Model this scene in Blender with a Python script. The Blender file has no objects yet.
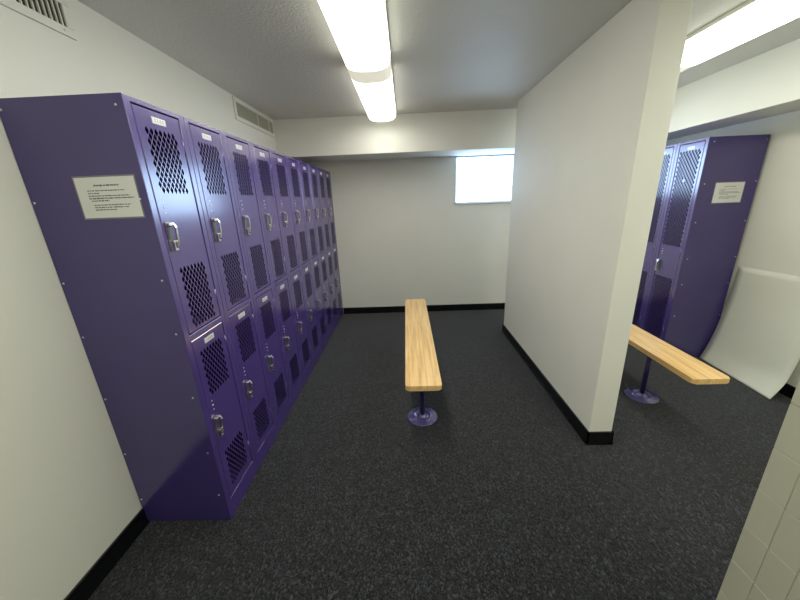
import bpy, bmesh, math, random
from mathutils import Vector, Matrix
random.seed(4)
SC = bpy.context.scene
COL = SC.collection

# ------------------------------------------------------------------ camera
F_PX, PITCH, ROLL, YAW, EYE = 319.95, math.radians(17.258), math.radians(-2.266), math.radians(-1.572), 1.471
fw = Vector((math.sin(YAW)*math.cos(PITCH), math.cos(YAW)*math.cos(PITCH), -math.sin(PITCH)))
rt = Vector((math.cos(YAW), -math.sin(YAW), 0))
up = rt.cross(fw)
R_ = math.cos(ROLL)*rt + math.sin(ROLL)*up
U_ = -math.sin(ROLL)*rt + math.cos(ROLL)*up
cd = bpy.data.cameras.new('camera'); cam = bpy.data.objects.new('camera', cd); COL.objects.link(cam)
cd.sensor_width = 36; cd.lens = F_PX*36/800; cd.clip_start = .03
M = Matrix((R_, U_, -fw)).transposed().to_4x4(); M.translation = (0, 0, EYE)
cam.matrix_world = M
SC.camera = cam

# ------------------------------------------------------------------ light levels, exposure
LAMP = 3.9            # wraparound lens emission
LAMP_COL = (.985, 1.0, .87)
WIN = 1.9             # frosted daylight pane emission
WIN_COL = (.48, .70, 1.0)
wd = bpy.data.worlds.new('world'); SC.world = wd; wd.use_nodes = True
wd.node_tree.nodes['Background'].inputs[0].default_value = (.55, .72, 1, 1)
wd.node_tree.nodes['Background'].inputs[1].default_value = 1.0
vs = SC.view_settings
vs.view_transform = 'Standard'; vs.look = 'None'; vs.gamma = 1; vs.use_curve_mapping = False; vs.exposure = 1.75

# ------------------------------------------------------------------ room measures (metres)
XW, XR, YB, YF = -1.333, 2.755, 4.18, -3.2        # left wall, right wall, back wall, wall behind the camera
ZC = 2.314
YS, ZS = 3.674, 1.953                              # back soffit face and underside
XS, ZS2 = 2.403, 1.965                             # right soffit
PX0, PX1, PY0, PY1 = 1.074, 1.210, 1.639, 3.411    # partition
BB = .086
XL, Y0, PITCHW, HL = -.907, 1.172, .3005, 1.837    # left locker bank

# ------------------------------------------------------------------ materials
def s2l(c):
    return tuple(((x/255)/12.92 if x/255 <= .04045 else ((x/255+.055)/1.055)**2.4) for x in c)+(1,)
def mat(name, rgb, rough=.5, metal=0, spec=.5, noise=None, bump=None, coat=0, ior=1.5, var=0.0, coord='Object'):
    m = bpy.data.materials.new(name); m.use_nodes = True
    nt = m.node_tree; b = nt.nodes['Principled BSDF']
    col = s2l(rgb)
    b.inputs['Base Color'].default_value = col
    b.inputs['Roughness'].default_value = rough
    b.inputs['Metallic'].default_value = metal
    b.inputs['Specular IOR Level'].default_value = spec
    b.inputs['Coat Weight'].default_value = coat
    b.inputs['IOR'].default_value = ior
    b.inputs['Coat Roughness'].default_value = .1
    tc = nt.nodes.new('ShaderNodeTexCoord')
    if var:
        n = nt.nodes.new('ShaderNodeTexNoise'); n.inputs['Scale'].default_value = noise or 3
        n.inputs['Detail'].default_value = 5
        nt.links.new(tc.outputs[coord], n.inputs['Vector'])
        r = nt.nodes.new('ShaderNodeValToRGB')
        r.color_ramp.elements[0].position = .3; r.color_ramp.elements[1].position = .7
        r.color_ramp.elements[0].color = tuple(c*(1-var) for c in col[:3])+(1,)
        r.color_ramp.elements[1].color = tuple(min(1, c*(1+var)) for c in col[:3])+(1,)
        nt.links.new(n.outputs['Fac'], r.inputs['Fac']); nt.links.new(r.outputs['Color'], b.inputs['Base Color'])
    if bump:
        sc, st, dist = bump
        n2 = nt.nodes.new('ShaderNodeTexNoise'); n2.inputs['Scale'].default_value = sc; n2.inputs['Detail'].default_value = 3
        nt.links.new(tc.outputs[coord], n2.inputs['Vector'])
        bp = nt.nodes.new('ShaderNodeBump'); bp.inputs['Strength'].default_value = st; bp.inputs['Distance'].default_value = dist
        nt.links.new(n2.outputs['Fac'], bp.inputs['Height']); nt.links.new(bp.outputs['Normal'], b.inputs['Normal'])
    return m

M_WALL = mat('painted_wall', (234, 233, 223), .62, var=.02, noise=2, bump=(130, .12, .002))
M_CEIL = mat('textured_ceiling', (222, 221, 212), .5, var=.02, noise=2, bump=(75, .6, .005))
M_BASE = mat('black_rubber_base', (13, 15, 17), .25, spec=.6)
M_PURP = mat('purple_enamel', (77, 57, 134), .19, spec=.5, ior=2.55, var=.05, noise=2.0, bump=(9, .05, .003))
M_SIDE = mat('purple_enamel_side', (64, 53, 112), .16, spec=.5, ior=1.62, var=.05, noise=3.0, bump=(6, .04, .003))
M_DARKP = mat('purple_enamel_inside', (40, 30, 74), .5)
M_CHROME = mat('chrome', (240, 238, 232), .27, metal=1)
M_STEEL = mat('steel_rivet', (235, 235, 240), .35, metal=.8)
M_POCKET = mat('latch_pocket', (120, 116, 120), .3, metal=.6)
M_PLATE = mat('number_plate', (226, 224, 228), .3, metal=.2)
M_INK = mat('ink', (76, 76, 74), .8)
M_INKD = mat('plate_ink', (140, 136, 130), .7)
M_PAPER = mat('paper', (218, 218, 213), .5)
M_SLEEVE = mat('sleeve_edge', (120, 114, 128), .2)
M_BOARD = mat('white_board_sheet', (232, 232, 220), .35, var=.015, noise=3)
M_BOARDB = mat('board_back', (150, 135, 110), .8)
M_GRILLE = mat('grille_enamel', (232, 231, 220), .4)
M_GRILLD = mat('duct_shade', (58, 54, 42), .8)
M_GRILLG = mat('grille_mesh', (190, 190, 170), .6)
M_FLANGE = mat('purple_flange', (84, 74, 138), .15, ior=2.2)
M_POLE = mat('purple_pole', (44, 34, 88), .3, spec=.5)
M_FIX = mat('fixture_enamel', (235, 235, 225), .4)
M_ALU = mat('window_aluminium', (205, 215, 222), .35, metal=.3)
M_SILL = mat('window_sill_paint', (222, 224, 222), .4)

def carpet():
    m = bpy.data.materials.new('charcoal_carpet'); m.use_nodes = True
    nt = m.node_tree; b = nt.nodes['Principled BSDF']; b.inputs['Roughness'].default_value = .95
    b.inputs['Specular IOR Level'].default_value = .25; b.inputs['Sheen Weight'].default_value = .25; b.inputs['Sheen Roughness'].default_value = .5
    tc = nt.nodes.new('ShaderNodeTexCoord')
    v = nt.nodes.new('ShaderNodeTexVoronoi'); v.inputs['Scale'].default_value = 185; v.inputs['Randomness'].default_value = 1
    mp = nt.nodes.new('ShaderNodeMapping'); mp.inputs['Scale'].default_value = (1, .6, 1)
    nt.links.new(tc.outputs['Object'], mp.inputs['Vector']); nt.links.new(mp.outputs[0], v.inputs['Vector'])
    r = nt.nodes.new('ShaderNodeValToRGB'); e = r.color_ramp.elements
    sep = nt.nodes.new('ShaderNodeSeparateColor'); nt.links.new(v.outputs['Color'], sep.inputs[0])
    e[0].position = 0; e[0].color = s2l((10, 10, 12))
    e[1].position = 1; e[1].color = s2l((80, 82, 89))
    for p, c in ((.35, (20, 20, 22)), (.6, (38, 39, 42)), (.8, (34, 37, 46))):
        k = e.new(p); k.color = s2l(c)
    nt.links.new(sep.outputs[0], r.inputs['Fac'])
    n = nt.nodes.new('ShaderNodeTexNoise'); n.inputs['Scale'].default_value = 22; n.inputs['Detail'].default_value = 4
    nt.links.new(tc.outputs['Object'], n.inputs['Vector'])
    mx = nt.nodes.new('ShaderNodeMix'); mx.data_type = 'RGBA'; mx.blend_type = 'MULTIPLY'; mx.inputs['Factor'].default_value = .5
    nt.links.new(r.outputs['Color'], mx.inputs[6]); nt.links.new(n.outputs['Fac'], mx.inputs[7])
    nt.links.new(mx.outputs[2], b.inputs['Base Color'])
    bp = nt.nodes.new('ShaderNodeBump'); bp.inputs['Strength'].default_value = .9; bp.inputs['Distance'].default_value = .006
    nt.links.new(sep.outputs[0], bp.inputs['Height']); nt.links.new(bp.outputs['Normal'], b.inputs['Normal'])
    return m
M_CARPET = carpet()

def maple():
    m = bpy.data.materials.new('maple_butcher_block'); m.use_nodes = True
    nt = m.node_tree; b = nt.nodes['Principled BSDF']; b.inputs['Roughness'].default_value = .35
    b.inputs['Coat Weight'].default_value = .15
    tc = nt.nodes.new('ShaderNodeTexCoord')
    br = nt.nodes.new('ShaderNodeTexBrick'); br.offset = .37; br.offset_frequency = 1; br.squash = 1
    br.inputs['Color1'].default_value = s2l((250, 212, 150)); br.inputs['Color2'].default_value = s2l((244, 203, 140))
    br.inputs['Mortar'].default_value = s2l((228, 184, 122))
    br.inputs['Scale'].default_value = 1; br.inputs['Mortar Size'].default_value = .0006
    br.inputs['Brick Width'].default_value = .27; br.inputs['Row Height'].default_value = .0216
    mp = nt.nodes.new('ShaderNodeMapping'); mp.inputs['Rotation'].default_value = (0, 0, math.pi/2)
    nt.links.new(tc.outputs['Object'], mp.inputs['Vector']); nt.links.new(mp.outputs[0], br.inputs['Vector'])
    mp2 = nt.nodes.new('ShaderNodeMapping'); mp2.inputs['Scale'].default_value = (60, 3.2, 20)
    nt.links.new(tc.outputs['Object'], mp2.inputs['Vector'])
    n = nt.nodes.new('ShaderNodeTexNoise'); n.inputs['Scale'].default_value = 1; n.inputs['Detail'].default_value = 6
    nt.links.new(mp2.outputs[0], n.inputs['Vector'])
    r = nt.nodes.new('ShaderNodeValToRGB'); r.color_ramp.elements[0].position = .3; r.color_ramp.elements[1].position = .62
    r.color_ramp.elements[0].color = (.70, .58, .44, 1); r.color_ramp.elements[1].color = (1, 1, 1, 1)
    nt.links.new(n.outputs['Fac'], r.inputs['Fac'])
    mx = nt.nodes.new('ShaderNodeMix'); mx.data_type = 'RGBA'; mx.blend_type = 'MULTIPLY'; mx.inputs['Factor'].default_value = .75
    nt.links.new(br.outputs['Color'], mx.inputs[6]); nt.links.new(r.outputs['Color'], mx.inputs[7])
    nt.links.new(mx.outputs[2], b.inputs['Base Color'])
    return m
M_MAPLE = maple()

def emis(name, rgb, strength):
    m = bpy.data.materials.new(name); m.use_nodes = True; nt = m.node_tree
    b = nt.nodes['Principled BSDF']; b.inputs['Base Color'].default_value = (.8, .8, .78, 1); b.inputs['Roughness'].default_value = .25
    b.inputs['Emission Color'].default_value = rgb+(1,); b.inputs['Emission Strength'].default_value = strength
    return m
def lens_emis(name, rgb, strength):
    # the tubes sit over the middle of the lens, so its turned-up sides give off less
    m = emis(name, rgb, strength); nt = m.node_tree; b = nt.nodes['Principled BSDF']
    tc = nt.nodes.new('ShaderNodeTexCoord'); sp = nt.nodes.new('ShaderNodeSeparateXYZ'); nt.links.new(tc.outputs['Object'], sp.inputs[0])
    ab = nt.nodes.new('ShaderNodeMath'); ab.operation = 'ABSOLUTE'; nt.links.new(sp.outputs['X'], ab.inputs[0])
    mr = nt.nodes.new('ShaderNodeMapRange'); mr.interpolation_type = 'SMOOTHSTEP'
    mr.inputs['From Min'].default_value = .085; mr.inputs['From Max'].default_value = .132
    mr.inputs['To Min'].default_value = strength; mr.inputs['To Max'].default_value = strength*.32
    nt.links.new(ab.outputs[0], mr.inputs['Value']); nt.links.new(mr.outputs[0], b.inputs['Emission Strength'])
    return m
M_CAPL = emis('lens_end_cap', LAMP_COL, LAMP*.16)
M_LENS = lens_emis('lit_acrylic_lens', LAMP_COL, LAMP)
M_LENS2 = lens_emis('lit_acrylic_lens_new_tubes', (1, .98, .90), LAMP*.85)
M_LENSFILL = lens_emis('added_fill_lens_rear', LAMP_COL, LAMP*1.1)  # for the unseen fixtures added to fill the near room with light
M_LENSQ = lens_emis('lit_acrylic_lens_right_room', LAMP_COL, LAMP*.62)
M_LENSD = emis('lens_end_beyond_the_tubes', (1.0, .96, .74), .16)
M_SKYP = emis('frosted_pane_daylight', WIN_COL, WIN)

def tile_mat():
    m = bpy.data.materials.new('glazed_wall_tile'); m.use_nodes = True
    nt = m.node_tree; b = nt.nodes['Principled BSDF']; b.inputs['Roughness'].default_value = .28
    b.inputs['Base Color'].default_value = s2l((190, 188, 168))
    return m
M_TILE = tile_mat()
M_GROUT = mat('tile_grout', (186, 184, 164), .8)

# ------------------------------------------------------------------ mesh helpers
def bx(bm, x0, x1, y0, y1, z0, z1, mi=0, bev=0):
    vs_ = [bm.verts.new(p) for p in ((x0,y0,z0),(x1,y0,z0),(x1,y1,z0),(x0,y1,z0),(x0,y0,z1),(x1,y0,z1),(x1,y1,z1),(x0,y1,z1))]
    fs = []
    for q in ((0,3,2,1),(4,5,6,7),(0,1,5,4),(1,2,6,5),(2,3,7,6),(3,0,4,7)):
        f = bm.faces.new([vs_[i] for i in q]); f.material_index = mi; fs.append(f)
    if bev:
        ed = {e for f in fs for e in f.edges}
        r = bmesh.ops.bevel(bm, geom=list(ed), offset=bev, segments=2, affect='EDGES', profile=.5)
        for f in r['faces']: f.material_index = mi
def cyl(bm, c, r, h, axis='Z', n=24, mi=0, r2=None, smooth=True):
    r2 = r if r2 is None else r2
    rings = []
    for k, rr in ((0, r), (1, r2)):
        ring = []
        for i in range(n):
            a = 2*math.pi*i/n; p = (rr*math.cos(a), rr*math.sin(a), h*k)
            if axis == 'Y': p = (p[0], p[2], p[1])
            if axis == 'X': p = (p[2], p[0], p[1])
            ring.append(bm.verts.new((c[0]+p[0], c[1]+p[1], c[2]+p[2])))
        rings.append(ring)
    for i in range(n):
        j = (i+1) % n
        f = bm.faces.new((rings[0][i], rings[0][j], rings[1][j], rings[1][i])); f.smooth = smooth; f.material_index = mi
    f = bm.faces.new(rings[1]); f.material_index = mi
    f = bm.faces.new(rings[0][::-1]); f.material_index = mi
def lathe(bm, c, prof, n=48, mi=0):
    rings = [[bm.verts.new((c[0]+r*math.cos(2*math.pi*i/n), c[1]+r*math.sin(2*math.pi*i/n), c[2]+z)) for i in range(n)] for r, z in prof]
    for a, b in zip(rings, rings[1:]):
        for i in range(n):
            j = (i+1) % n; f = bm.faces.new((a[i], a[j], b[j], b[i])); f.smooth = True; f.material_index = mi
    bm.faces.new(rings[-1]); bm.faces.new(rings[0][::-1])
def mesh(name, bm, mats):
    bmesh.ops.recalc_face_normals(bm, faces=bm.faces)
    me = bpy.data.meshes.new(name); bm.to_mesh(me); bm.free()
    for m in (mats if isinstance(mats, (list, tuple)) else [mats]): me.materials.append(m)
    return me
def obj(name, me, parent=None, loc=(0,0,0), label=None):
    o = bpy.data.objects.new(name, me); COL.objects.link(o); o.location = loc
    if parent is not None: o.parent = parent
    if label: o['label'] = label
    return o
def struct(name, bm, m):
    o = obj(name, mesh(name, bm, m)); o['kind'] = 'structure'; return o
def tag(o, label, cat, group=None):
    o['label'] = label; o['category'] = cat
    if group: o['group'] = group
    return o
def thing(name, label, cat, loc=(0,0,0), rz=0, group=None):
    o = bpy.data.objects.new(name, None); COL.objects.link(o); o.location = loc; o.rotation_euler = (0,0,rz)
    o.empty_display_size = .1
    return tag(o, label, cat, group)

# ------------------------------------------------------------------ shell
T = .12
bm = bmesh.new(); bx(bm, XW-T, XR+T, YF-T, YB+T, -.1, 0); struct('floor', bm, M_CARPET)
bm = bmesh.new(); bx(bm, XW-T, XR+T, YF-T, YB+T, ZC, ZC+.1); struct('ceiling', bm, M_CEIL)
bm = bmesh.new(); bx(bm, XW-T, XW, YF-T, YB+T, 0, ZC); struct('wall_left', bm, M_WALL)
bm = bmesh.new(); bx(bm, XR, XR+T, YF-T, YB+T, 0, ZC); struct('wall_right', bm, M_WALL)
bm = bmesh.new(); bx(bm, XW, XR, YF-T, YF, 0, ZC); struct('wall_front', bm, M_WALL)
WX0, WX1, WZ0, WZ1 = .617, 2.02, 1.408, ZS-.004
bm = bmesh.new()
bx(bm, XW, WX0, YB, YB+T, 0, ZC); bx(bm, WX1, XR, YB, YB+T, 0, ZC)
bx(bm, WX0, WX1, YB, YB+T, 0, WZ0); bx(bm, WX0, WX1, YB, YB+T, WZ1, ZC)
struct('wall_back', bm, M_WALL)
# soffits
bm = bmesh.new(); bx(bm, XW, XS, YS, YB, ZS, ZC, bev=.003); struct('trim_1', bm, M_WALL)
bm = bmesh.new(); bx(bm, XS, XR, YF, YB, ZS2, ZC, bev=.003); struct('trim_2', bm, M_WALL)
# partition and the tiled wall in line with it
bm = bmesh.new(); bx(bm, PX0, PX1, PY0, PY1, 0, ZC, bev=.004); struct('wall_partition', bm, M_WALL)
TY = .792
bm = bmesh.new(); bx(bm, PX0, PX1-.002, YF, TY-.006, 0, ZC, mi=1)
TH, TWD = .1535, .0735
k = 0; y = TY
while y > YF+.02:
    z = -.035
    while z < ZC:
        za, zb = max(z, 0)+.0006, min(z+TH, ZC)-.0006
        if zb-za > .01: bx(bm, PX0-.009, PX0+.002, max(y-TWD, YF)+.0004, y-.0004, za, zb, bev=.0022)
        z += TH
    y -= TWD
bx(bm, PX0+.0005, PX1, TY-.0055, TY-.0006, 0, ZC)
struct('wall_tiled', bm, [M_TILE, M_GROUT])

# baseboards
def base(name, *segs):
    bm = bmesh.new()
    for s in segs:
        x0, x1, y0, y1 = s
        bx(bm, x0, x1, y0, y1, 0, BB, bev=.002)
        # coved toe: a low wedge running along the foot
        t = .008
        if (x1-x0) < (y1-y0): bx(bm, x0-(t if x0 > XW+.001 else 0), x1+(t if x1 < XR-.001 else 0), y0, y1, 0, .005)
        else: bx(bm, x0, x1, y0-(t if y0 > YF+.001 else 0), y1+(t if y1 < YB-.001 else 0), 0, .005)
    return struct(name, bm, M_BASE)
base('baseboard_left', (XW, XW+.012, YF+.012, Y0-.004))
base('baseboard_back', (XL+.004, XR-.46, YB-.012, YB))
base('baseboard_right', (XR-.012, XR, YF, 2.67))
base('baseboard_front', (XW, PX0-.012, YF, YF+.012))
base('baseboard_partition', (PX0-.010, PX0, PY0-.010, PY1+.010), (PX1, PX1+.010, PY0-.010, PY1+.010),
     (PX0-.010, PX1+.010, PY0-.010, PY0), (PX0-.010, PX1+.010, PY1, PY1+.010))

# window
bm = bmesh.new()
fr = .016
yy0, yy1 = YB+.012, YB+.05
for a in ((WX0, WX1, WZ1-fr, WZ1), (WX0, WX1, WZ0, WZ0+fr), (WX0, WX0+fr, WZ0, WZ1), (WX1-fr, WX1, WZ0, WZ1), (1.315, 1.355, WZ0, WZ1)):
    bx(bm, a[0]+.0005, a[1]-.0005, yy0, yy1, a[2]+.0005, a[3]-.0005, bev=.002)
w = struct('window_1', bm, M_ALU)
bm = bmesh.new(); bx(bm, WX0+fr, WX1-fr, YB+.028, YB+.034, WZ0+fr, WZ1-fr); obj('window_pane', mesh('pane', bm, M_SKYP), w, label='frosted pane bright with daylight')
bm = bmesh.new(); bx(bm, WX0-.012, WX1+.012, YB-.016, YB+.012, WZ0-.012, WZ0+.001, bev=.003); obj('window_sill', mesh('sill', bm, M_SILL), w)

# ------------------------------------------------------------------ ceiling light fixtures
def lens_profile(w, d):
    pts = []
    n = 18
    for i in range(n+1):
        t = i/n; a = math.pi*t
        cx = math.cos(a); sx = math.sin(a)
        px = -w/2*math.copysign(abs(cx)**.72, cx); pz = -d*abs(sx)**.62
        pts.append((px, pz))
    return pts
def tube_mesh(prof, y0, y1, mats, cap0=True, cap1=True):
    bm = bmesh.new()
    a = [bm.verts.new((x, y0, z)) for x, z in prof]; b = [bm.verts.new((x, y1, z)) for x, z in prof]
    for i in range(len(prof)-1):
        f = bm.faces.new((a[i], a[i+1], b[i+1], b[i])); f.smooth = True
    if cap0: bm.faces.new(a)
    if cap1: bm.faces.new(b[::-1])
    return mesh('lens', bm, mats)
def fixture(x, y, L, label, lens_mat, dark=0, z=ZC):
    t = thing('ceiling_light', label, 'ceiling light', (x, y, z), 0, None)
    for y_a, y_b in ((.004, .008), (L-.016, L-.010)):
        obj('end_cap', tube_mesh([(a, b-.022) for a, b in lens_profile(.272, .075)], y_a, y_b, M_CAPL), t)
    bm = bmesh.new(); bx(bm, -.140, .140, .004, L-.004, -.022, -.001, bev=.003); obj('housing', mesh('housing', bm, M_FIX), t)
    pr = [(a, b-.022) for a, b in lens_profile(.272, .075)]
    obj('lens', tube_mesh(pr, .008+dark, L-.016, lens_mat, cap0=False, cap1=False), t, label='glowing white acrylic wraparound lens')
    if dark:
        obj('lens_end', tube_mesh(pr, .008, .008+dark, M_LENSD, cap1=False, cap0=False), t, label='dimmer end of the lens beyond the tubes')
    return t
fixture(-.198, -.275, 1.25, 'unseen ceiling light added as fill above the camera, over the middle aisle', M_LENSFILL)  # first four fixtures are out of view, added to brighten the near room
fixture(-.198, -1.53, 1.25, 'unseen ceiling light added as fill behind the camera, over the middle aisle', M_LENSFILL)
fixture(1.79, -.09, 1.25, 'unseen ceiling light added as fill behind the tiled wall, right of the camera', M_LENSFILL)
fixture(1.79, -1.35, 1.25, 'unseen ceiling light added as fill far behind the tiled wall, right of the camera', M_LENSFILL)
fixture(-.198, .98, 1.235, 'long lit ceiling light over the bench, the one nearer the camera of the pair', M_LENS)
fixture(-.200, 2.235, 1.29, 'lit ceiling light touching the back soffit, farther of the pair over the bench', M_LENS2, dark=.20)
fixture(1.79, 1.17, 1.24, 'lit ceiling light right of the partition, cut off by the right edge of the photo', M_LENSQ)
fixture(1.79, 2.42, 1.24, 'lit ceiling light right of the partition, mostly hidden behind the partition end', M_LENSQ, dark=.16)

# ------------------------------------------------------------------ grilles on the left wall
def grille(y0, y1, z0, z1, fy, fz, label, kind):
    t = thing('air_vent', label, 'air vent', (XW, (y0+y1)/2, z0), 0, None)
    h = z1-z0; a, b = (y0-y1)/2, (y1-y0)/2
    bm = bmesh.new()
    for q in ((a, b, 0, fz), (a, b, h-fz, h), (a, a+fy, fz+.0004, h-fz-.0004), (b-fy, b, fz+.0004, h-fz-.0004)):
        bx(bm, .0005, .010, q[0], q[1], q[2], q[3], bev=.002)
    obj('frame', mesh('frame', bm, M_GRILLE), t)
    bm = bmesh.new(); bx(bm, .0005, .0015, a+.005, b-.005, .005, h-.005)  # flat dark sheet, its colour stands in for shade behind the grille
    obj('backing', mesh('backing', bm, M_GRILLD), t, label='dark sheet painted for the shade in the duct')
    bm = bmesh.new()
    if kind == 'bars':
        yy = b-fy-.018
        while yy > a+fy:
            bx(bm, .002, .0085, yy, yy+.0045, fz, h-fz); yy -= .0205
        obj('slats', mesh('slats', bm, M_GRILLE), t)
        for yy in (b-.05, a+.05):
            bm = bmesh.new(); cyl(bm, (.0095, yy, fz/2), .0035, .0015, 'X', 10); obj('screw', mesh('screw', bm, M_GRILLG), t)
    else:
        yy = a+fy+.004
        while yy < b-fy:
            bx(bm, .002, .006, yy, yy+.0035, fz, h-fz); yy += .0095
        zz = fz+.006
        while zz < h-fz:
            bx(bm, .002, .0065, a+fy, b-fy, zz, zz+.003); zz += .011
        obj('slats', mesh('slats', bm, M_GRILLG), t)
        for yy in (-.012+.03, .27):
            bm = bmesh.new(); bx(bm, .0015, .009, yy, yy+.012, fz, h-fz); obj('divider', mesh('divider', bm, M_GRILLE), t)
grille(.955, 1.552, 2.148, 2.29, .030, .032, 'white wall vent with upright bars at the top left, above the nearest lockers', 'bars')
grille(2.845, 3.645, 2.139, 2.306, .034, .032, 'white wall vent with fine mesh high on the left wall near the back soffit', 'mesh')

# ------------------------------------------------------------------ lockers
# local frame: x left to right seen from the front, -y towards the viewer, z up, origin at the bottom left front corner
def lattice(bm, x0, x1, z0, z1, cx0, px, nx, cz0, pz, rows, ratio=.62, skip=()):
    """front sheet region [x0,x1]x[z0,z1] at y=0 pierced by staggered diamonds; first row centre at height cz0, going down"""
    A, B = px/2, pz/2
    V = {}
    def v(x, z):
        k = (round(x, 5), round(z, 5))
        if k not in V: V[k] = bm.verts.new((x, 0, z))
        return V[k]
    L, Rr = cx0-A, cx0+nx*px
    top, bot = cz0+B, cz0-(rows-1)*B-B
    def quad(*p):
        try: bm.faces.new([v(*q) for q in p])
        except ValueError: pass
    quad((x0, z0), (x1, z0), (x1, bot), (x0, bot)); quad((x0, top), (x1, top), (x1, z1), (x0, z1))
    quad((x0, bot), (L, bot), (L, top), (x0, top)); quad((Rr, bot), (x1, bot), (x1, top), (Rr, top))
    for r in range(rows):
        cz = cz0-r*B
        for i in range(nx):
            cx = cx0+i*px+(A if r % 2 else 0)
            big = [(cx-A, cz), (cx, cz+B), (cx+A, cz), (cx, cz-B)]
            if (r, i) in skip: quad(*big); continue
            sm = [(cx-A*ratio, cz), (cx, cz+B*ratio), (cx+A*ratio, cz), (cx, cz-B*ratio)]
            for j in range(4):
                n = (j+1) % 4; quad(big[j], big[n], sm[n], sm[j])
        # side fill triangles
        if r % 2 == 0:
            a, b = (cx0+(nx-1)*px+A, cz), (Rr, cz)
            if 0 < r: quad(a, (Rr, cz+B), b)
            if r < rows-1: quad(a, b, (Rr, cz-B))
            if r == 0: quad(a, (cx0+(nx-1)*px, cz+B), (Rr, cz+B), b)
            if r == rows-1: quad(a, b, (Rr, cz-B), (cx0+(nx-1)*px, cz-B))
        else:
            a, b = (cx0, cz), (L, cz)
            quad(a, b, (L, cz+B))
            if r < rows-1: quad(a, (L, cz-B), b)
            else: quad(a, (cx0+A, cz-B), (L, cz-B), b)
    for i in range(nx-1):
        cx = cx0+i*px
        quad((cx, top), (cx+A, top-B), (cx+px, top))
        if rows % 2: quad((cx, bot), (cx+px, bot), (cx+A, bot+B))
        else: quad((cx+A, bot), (cx+A+px, bot), (cx+px, bot+B))
    if rows % 2 == 1:
        quad((L, top), (cx0, top), (L, top-B)); quad((L, bot), (L, bot+B), (cx0, bot))
    else:
        quad((L, top), (cx0, top), (L, top-B)); quad((Rr, bot), (Rr, bot+B), (Rr-A, bot))

def door_mesh(w, h, vents, name):
    """door leaf, origin at its bottom left corner; vents = list of (cx0, px, nx, cz_from_top, pz, rows, skip) top to bottom"""
    bm = bmesh.new()
    c = .0025
    X0, X1 = c, w-c
    ztop = h-c
    for (cx0, px, nx, ct, pz, rows, skip) in vents:
        zt = h-ct+pz/2+.004; zb = h-ct-(rows-1)*pz/2-pz/2-.004
        f = bm.faces.new([bm.verts.new(p) for p in ((X0, 0, zt), (X1, 0, zt), (X1, 0, ztop), (X0, 0, ztop))])
        lattice(bm, X0, X1, zb, zt, cx0, px, nx, h-ct, pz, rows, .79, skip)
        ztop = zb
    bm.faces.new([bm.verts.new(p) for p in ((X0, 0, c), (X1, 0, c), (X1, 0, ztop), (X0, 0, ztop))])
    bmesh.ops.remove_doubles(bm, verts=bm.verts, dist=1e-5)
    for f in bm.faces: f.normal_update()
    for f in bm.faces:
        if f.normal.y > 0: f.normal_flip()
    # chamfer and return flange
    o1 = [(c, 0, c), (w-c, 0, c), (w-c, 0, h-c), (c, 0, h-c)]
    o2 = [(0, c, 0), (w, c, 0), (w, c, h), (0, c, h)]
    o3 = [(0, .018, 0), (w, .018, 0), (w, .018, h), (0, .018, h)]
    R = [[bm.verts.new(p) for p in o] for o in (o1, o2, o3)]
    for a, b in zip(R, R[1:]):
        for i in range(4):
            j = (i+1) % 4; bm.faces.new((a[i], a[j], b[j], b[i]))
    me = bpy.data.meshes.new(name)
    bm.to_mesh(me); bm.free(); me.materials.append(M_PURP)
    return me

ST = .030            # stile width
GAP = .0040
DW = PITCHW-2*ST-2*.0048
def frame_body(name, rails, w=PITCHW, depth=.424, right=True):
    bm = bmesh.new()
    g = .0006
    for x0, x1 in ((g, ST), (w-ST, w-g)):
        bx(bm, x0, x1, 0, .022, 0, HL, bev=.0022)
    for z0, z1 in rails:
        bx(bm, ST-.004, w-ST+.004, .0005, .021, z0, z1, bev=.0015)
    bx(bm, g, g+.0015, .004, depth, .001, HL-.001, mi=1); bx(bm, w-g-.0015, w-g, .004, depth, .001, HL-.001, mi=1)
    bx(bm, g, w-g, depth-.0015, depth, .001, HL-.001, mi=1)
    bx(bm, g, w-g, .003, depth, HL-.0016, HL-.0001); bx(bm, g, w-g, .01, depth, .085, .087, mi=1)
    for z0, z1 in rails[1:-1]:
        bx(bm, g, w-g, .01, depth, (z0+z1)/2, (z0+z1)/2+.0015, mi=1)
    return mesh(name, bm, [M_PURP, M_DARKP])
Z_UP = (.975, 1.8175); Z_LO = (.1035, .942)
ME_BODY2 = frame_body('two_tier_body', [(0, Z_LO[0]-GAP), (Z_LO[1]+GAP, Z_UP[0]-GAP), (Z_UP[1]+GAP, HL)])
ME_BODY1 = frame_body('single_tier_body', [(0, Z_LO[0]-GAP), (Z_UP[1]+GAP, HL)], depth=.435)
vx = .077-ST-.0048
V_UP = [(vx, .0225, 7, .0745, .0364, 12, ()), (vx, .0225, 7, .582, .0364, 14, ())]
V_LO = [(vx, .0225, 7, .0745, .0364, 12, ()), (vx, .0225, 7, .606, .0364, 11, ())]
ME_DUP = door_mesh(DW, Z_UP[1]-Z_UP[0], V_UP, 'upper_door')
ME_DLO = door_mesh(DW, Z_LO[1]-Z_LO[0], V_LO, 'lower_door')
ME_DSG = door_mesh(DW, Z_UP[1]-Z_LO[0],
    [(.0200, .0285, 7, .062, .0360, 42, {(12, 3)}), (.0200, .0285, 7, 1.097, .0360, 31, ())], 'single_door')
for me in (): pass

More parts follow.
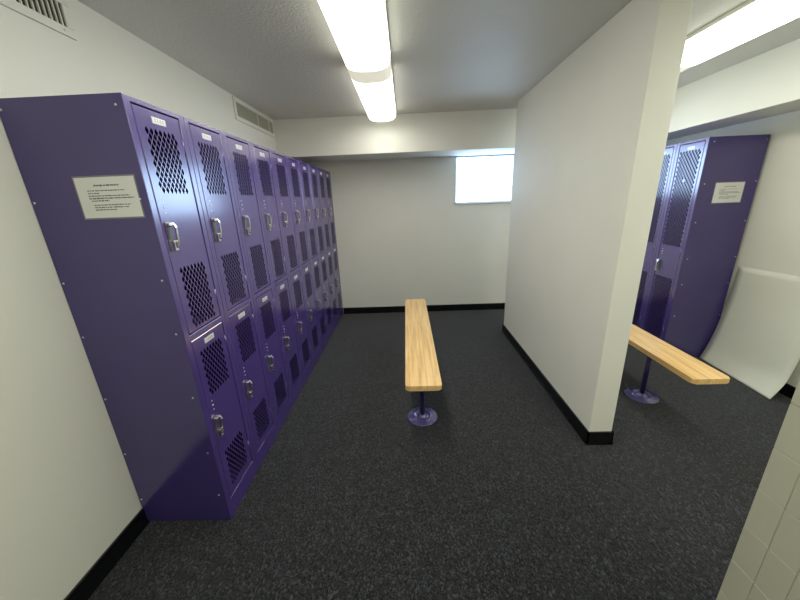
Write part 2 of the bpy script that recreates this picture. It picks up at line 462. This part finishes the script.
def latch_mesh():
    """chrome lift latch in a dark pocket; origin at top centre of the latch, on the door face"""
    bm = bmesh.new()
    bx(bm, -.017, .017, -.0035, .0005, -.106, .004, mi=1, bev=.0015)         # pocket plate
    bx(bm, -.015, .015, -.0065, -.003, -.060, -.010, mi=1, bev=.001)
    # top bracket
    bx(bm, -.017, .017, -.020, -.003, -.012, .001, bev=.003)
    # lever: side outline extruded across its width
    out = [(-.008, -.006), (-.021, -.004), (-.028, -.018), (-.026, -.060), (-.020, -.088), (-.014, -.086), (-.019, -.058), (-.021, -.022), (-.016, -.012), (-.008, -.014)]
    x0, x1 = .005, .015
    a = [bm.verts.new((x0, y, z)) for y, z in out]; b = [bm.verts.new((x1, y, z)) for y, z in out]
    bm.faces.new(a); bm.faces.new(b[::-1])
    for i in range(len(out)):
        j = (i+1) % len(out); bm.faces.new((a[i], b[i], b[j], a[j]))
    # padlock staple and catch
    for z in (-.070, -.100):
        bx(bm, -.010, .010, -.018, -.003, z-.006, z+.004, bev=.0025)
    bx(bm, -.010, -.006, -.018, -.003, -.100, -.070, bev=.001)
    return mesh('latch', bm, [M_CHROME, M_POCKET])
ME_LATCH = latch_mesh()
def plate_mesh():
    bm = bmesh.new(); bx(bm, -.035, .035, -.0022, .0004, -.0115, .0115, bev=.002)
    # embossed characters too blurred to read: a few short raised strokes
    rr = random.Random(2)
    for i in range(4):
        x = -.022+i*.013
        bx(bm, x, x+.0065, -.0027, -.002, -.004, -.0024, mi=1); bx(bm, x+.001*rr.random(), x+.002, -.0027, -.002, -.004, .005, mi=1)
        bx(bm, x, x+.0065, -.0027, -.002, .004, .0054, mi=1)
    for x in (-.031, .031): cyl(bm, (x, -.0035, 0), .0018, .002, 'Y', 8, mi=2)
    return mesh('number_plate', bm, [M_PLATE, M_INKD, M_STEEL])
ME_PLATE = plate_mesh()
def rivet_mesh(r):
    bm = bmesh.new()
    prof = [(r, 0), (r*.85, r*.3), (r*.45, r*.5)]
    n = 12; rings = []
    for q, h in prof: rings.append([bm.verts.new((q*math.cos(2*math.pi*i/n), -h, q*math.sin(2*math.pi*i/n))) for i in range(n)])
    for a, b in zip(rings, rings[1:]):
        for i in range(n):
            j = (i+1) % n; f = bm.faces.new((a[i], a[j], b[j], b[i])); f.smooth = True
    bm.faces.new(rings[-1]); bm.faces.new(rings[0][::-1])
    return mesh('rivet', bm, M_STEEL)
ME_RIV, ME_RIVS, ME_RIVP = rivet_mesh(.0052), rivet_mesh(.0036), rivet_mesh(.0040)
bm = bmesh.new(); cyl(bm, (0, 0, -.03), .0032, .06, 'Z', 12); bx(bm, -.012, 0, -.0012, .001, -.028, .028)
ME_HINGE = mesh('hinge', bm, M_PURP)

def add_door(root, me, z0, z1, hand_off):
    d = obj('door', me, root, (ST+.0048, .0015, z0))
    h = z1-z0
    hd = obj('handle', ME_LATCH, d, (.027, 0, h-hand_off-.002), label='chrome lift latch in a dark pocket'); hd.scale = (.85, 1, 1)
    obj('number_plate', ME_PLATE, d, (DW/2-.002, 0, h-.033), label='small white number plate')
    for k, (dz, me_) in enumerate(((.078, ME_RIVS), (.056, ME_RIV), (.034, ME_RIVS))):
        obj('rivet', me_, d, (.034, 0, h-hand_off+dz), label='shiny steel rivet')
    for q in (.10, h-.10): obj('hinge', ME_HINGE, d, (DW+.0005, .0005, q))
    return d
def side_panel(depth, sgn, x):
    """finished end panel; x = its outer face position, sgn = direction it faces (-1 left, +1 right)"""
    bm = bmesh.new()
    x0, x1 = (x-.0022, x-.0004) if sgn < 0 else (x+.0004, x+.0022)
    bx(bm, x0, x1, -.0005, depth, .001, HL+.001, bev=.0006)
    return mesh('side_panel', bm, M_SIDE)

ORD = ['nearest the camera', 'second from the camera', 'third from the camera', 'fourth from the camera', 'fifth from the camera',
       'sixth from the camera', 'seventh from the camera', 'eighth from the camera', 'second from the back wall', 'against the back wall']
for i in range(10):
    if i == 0: lb = 'two-tier purple locker nearest the camera in the long row, paper notice on its side'
    elif i < 8: lb = 'two-tier purple locker with perforated doors, '+ORD[i]+' in the long left row'
    else: lb = 'two-tier purple locker with perforated doors, '+ORD[i]+' in the long left row'
    t = thing('locker', lb, 'locker', (XL, Y0+i*PITCHW, 0), math.pi/2, 'two-tier lockers along the left wall')
    obj('body', ME_BODY2, t)
    add_door(t, ME_DUP, Z_UP[0], Z_UP[1], .393)
    add_door(t, ME_DLO, Z_LO[0], Z_LO[1], .387)
    if i == 0:
        sp = obj('side_panel', side_panel(.424, -1, 0), t, label='broad plain dark purple end panel with rivets')
        for yy, zz in ((.026, 1.805), (.028, 1.511), (.027, 1.214), (.028, .993), (.029, .697), (.028, .406), (.028, .16),
                       (.412, 1.805), (.412, 1.511), (.412, 1.216), (.412, .991), (.412, .701), (.412, .41), (.412, .14)):
            r = obj('rivet', ME_RIVP, sp, (-.0022, yy, zz), label='shiny steel rivet'); r.rotation_euler = (0, 0, -math.pi/2)
XRL, YR0, RP = 2.292, 2.683, .2985
for i in range(5):
    lb = ['single-tier purple locker right of the partition, nearest, paper notice on its side',
          'single-tier purple locker behind the nearest one right of the partition, cut by the partition edge',
          'single-tier purple locker third from the notice end, hidden behind the partition',
          'single-tier purple locker second from the back wall, hidden behind the partition',
          'single-tier purple locker against the back wall, hidden behind the partition'][i]
    t = thing('locker', lb, 'locker', (XRL, YR0+(i+1)*RP, 0), -math.pi/2, 'single-tier lockers right of the partition')
    obj('body', ME_BODY1, t); t.scale = (RP/PITCHW, 1, 1)
    h = Z_UP[1]-Z_LO[0]
    d = obj('door', ME_DSG, t, (ST+.0048, .0015, Z_LO[0]))
    obj('handle', ME_LATCH, d, (.024, 0, .77), label='chrome lift latch in a dark pocket')
    obj('number_plate', ME_PLATE, d, (DW/2, 0, h-.036), label='small white number plate')
    for dz, me_ in ((.078, ME_RIVS), (.056, ME_RIV), (.034, ME_RIVS)):
        obj('rivet', me_, d, (.036, 0, .79+dz), label='shiny steel rivet')
    for q in (.15, h/2, h-.15): obj('hinge', ME_HINGE, d, (DW+.0005, .0005, q))
    if i == 0:
        sp = obj('side_panel', side_panel(.440, 1, PITCHW), t, label='broad plain dark purple end panel with rivets')
        for yy, zz in ((.039, 1.805), (.037, 1.504), (.036, 1.212), (.039, .915), (.042, .696), (.040, .41),
                       (.425, 1.805), (.425, 1.511), (.425, 1.213), (.425, .923), (.425, .696), (.425, .41)):
            r = obj('rivet', ME_RIVP, sp, (PITCHW+.0022, yy, zz), label='shiny steel rivet'); r.rotation_euler = (0, 0, math.pi/2)

# ------------------------------------------------------------------ notices
def notice(x0, x1, z0, z1, y, label):
    """sheet facing -y"""
    t = thing('notice', label, 'notice', ((x0+x1)/2, y, z0), 0, None)
    w, h = x1-x0, z1-z0
    bm = bmesh.new(); bx(bm, -w/2-.005, w/2+.005, -.0008, 0, -.005, h+.005); obj('sleeve', mesh('sleeve', bm, M_SLEEVE), t, label='thin clear grey sleeve edge')
    bm = bmesh.new(); bx(bm, -w/2, w/2, -.0013, -.0007, 0, h); obj('paper', mesh('paper', bm, M_PAPER), t)
    bm = bmesh.new(); rr = random.Random(11)
    lines = [(.20, .30, .72, 1.5), (.325, .17, .80, 1), (.39, .17, .36, 1), (.455, .17, .86, 1.1), (.515, .17, .93, 1.3), (.575, .20, .50, 1.2),
             (.68, .22, .84, 1), (.74, .22, .80, 1.1), (.80, .22, .58, 1.1)]
    for ty, a, b, th in lines:
        x = -w/2+a*w
        while x < -w/2+b*w:
            ln = rr.uniform(.004, .013)*w/.21
            e = min(x+ln, -w/2+b*w)
            zc = h*(1-ty)
            s = x
            while s < e-.0008:                      # letter-like strokes inside each word
                hh = .0015*th*rr.uniform(.7, 1.35)
                bx(bm, s, s+.0009, -.0016, -.0012, zc-hh, zc+hh); s += .0014
            bx(bm, x, e, -.0016, -.0012, zc-.0003*th, zc+.0004*th)
            x = e+.0022
    obj('text', mesh('text', bm, M_INK), t, label='blurred lines of dark print')
    return t
notice(-1.150, -.937, 1.452, 1.588, Y0-.0028, 'white printed notice on the purple side of the left locker row')
notice(2.417, 2.635, 1.359, 1.508, YR0-.0028, 'white printed notice on the purple locker side right of the partition')

# ------------------------------------------------------------------ benches
def bench(x, y0, L, posts, label):
    t = thing('bench', label, 'bench', (x, y0, 0), 0, 'wooden locker room benches')
    bm = bmesh.new()
    w, th, r, n = .2165, .034, .022, 6
    pts = []
    for cx, cy, a0 in ((w/2-r, r, -90), (w/2-r, L-r, 0), (-w/2+r, L-r, 90), (-w/2+r, r, 180)):
        for k in range(n+1):
            a = math.radians(a0+90*k/n); pts.append((cx+r*math.cos(a), cy+r*math.sin(a)))
    a = [bm.verts.new((p[0], p[1], .429-th)) for p in pts]; b = [bm.verts.new((p[0], p[1], .429)) for p in pts]
    f0 = bm.faces.new(a[::-1]); f1 = bm.faces.new(b)
    for i in range(len(pts)):
        j = (i+1) % len(pts); bm.faces.new((a[i], a[j], b[j], b[i]))
    bmesh.ops.bevel(bm, geom=list(f0.edges)+list(f1.edges), offset=.006, segments=3, affect='EDGES', profile=.5)
    obj('seat', mesh('seat', bm, M_MAPLE), t)
    for py in posts:
        bm = bmesh.new(); cyl(bm, (0, py-y0, .012), .0165, .372, n=24)
        p = obj('post', mesh('post', bm, M_POLE), t, label='round dark purple steel post')
        bm = bmesh.new()
        lathe(bm, (0, py-y0, 0), [(.106, .0005), (.106, .006), (.101, .010), (.070, .011), (.064, .018), (.056, .020), (.047, .008), (.034, .009), (.024, .020), (.0175, .028)], 56)
        f = obj('floor_flange', mesh('floor_flange', bm, M_FLANGE), t, label='round glossy purple floor plate')
        for k in range(4):
            an = math.pi/4+k*math.pi/2
            bm = bmesh.new(); cyl(bm, (.085*math.cos(an), py-y0+.085*math.sin(an), .0095), .006, .005, n=6)
            obj('bolt', mesh('bolt', bm, M_FLANGE), f)
        bm = bmesh.new(); bx(bm, -.09, .09, py-y0-.03, py-y0+.03, .384, .3945, bev=.002); obj('seat_bracket', mesh('bracket', bm, M_POLE), t)
bench(.0745, 1.641, 1.726, (1.925, 3.08), 'light wooden bench on purple posts in the middle of the locker aisle')
bench(1.728, 1.641, 1.726, (2.112, 3.0), 'light wooden bench beyond the partition, in front of the leaning white board')

# ------------------------------------------------------------------ leaning white board
bm = bmesh.new()
def interp(pts, n):
    # Catmull-Rom through the profile points
    P = [Vector(p) for p in pts]; P = [P[0]*2-P[1]]+P+[P[-1]*2-P[-2]]; out = []
    for i in range(1, len(P)-2):
        for k in range(n):
            t = k/n; a, b, c, d = P[i-1:i+3]
            out.append(.5*((2*b)+(c-a)*t+(2*a-5*b+4*c-d)*t*t+(3*b-a-3*c+d)*t**3))
    out.append(P[-2]); return out
near = interp([(2.583, .0015), (2.628, .079), (2.663, .167), (2.688, .331), (2.722, .58), (2.7515, .86)], 6)
far = interp([(2.632, .0015), (2.656, .070), (2.680, .155), (2.710, .304), (2.740, .56), (2.7515, .845)], 6)
NY = 10; g = []
for j in range(NY+1):
    t = j/NY
    g.append([bm.verts.new((a[0]*(1-t)+b[0]*t, 2.032*(1-t)+2.668*t, a[1]*(1-t)+b[1]*t)) for a, b in zip(near, far)])
for j in range(NY):
    for i in range(len(near)-1):
        f = bm.faces.new((g[j][i], g[j+1][i], g[j+1][i+1], g[j][i+1])); f.smooth = True
me = mesh('board', bm, [M_BOARD, M_BOARDB])
o = obj('leaning_board', me)
so = o.modifiers.new('thickness', 'SOLIDIFY'); so.thickness = .003; so.offset = 0
tag(o, 'large curved white sheet of board leaning on the right wall beside the purple locker', 'board')
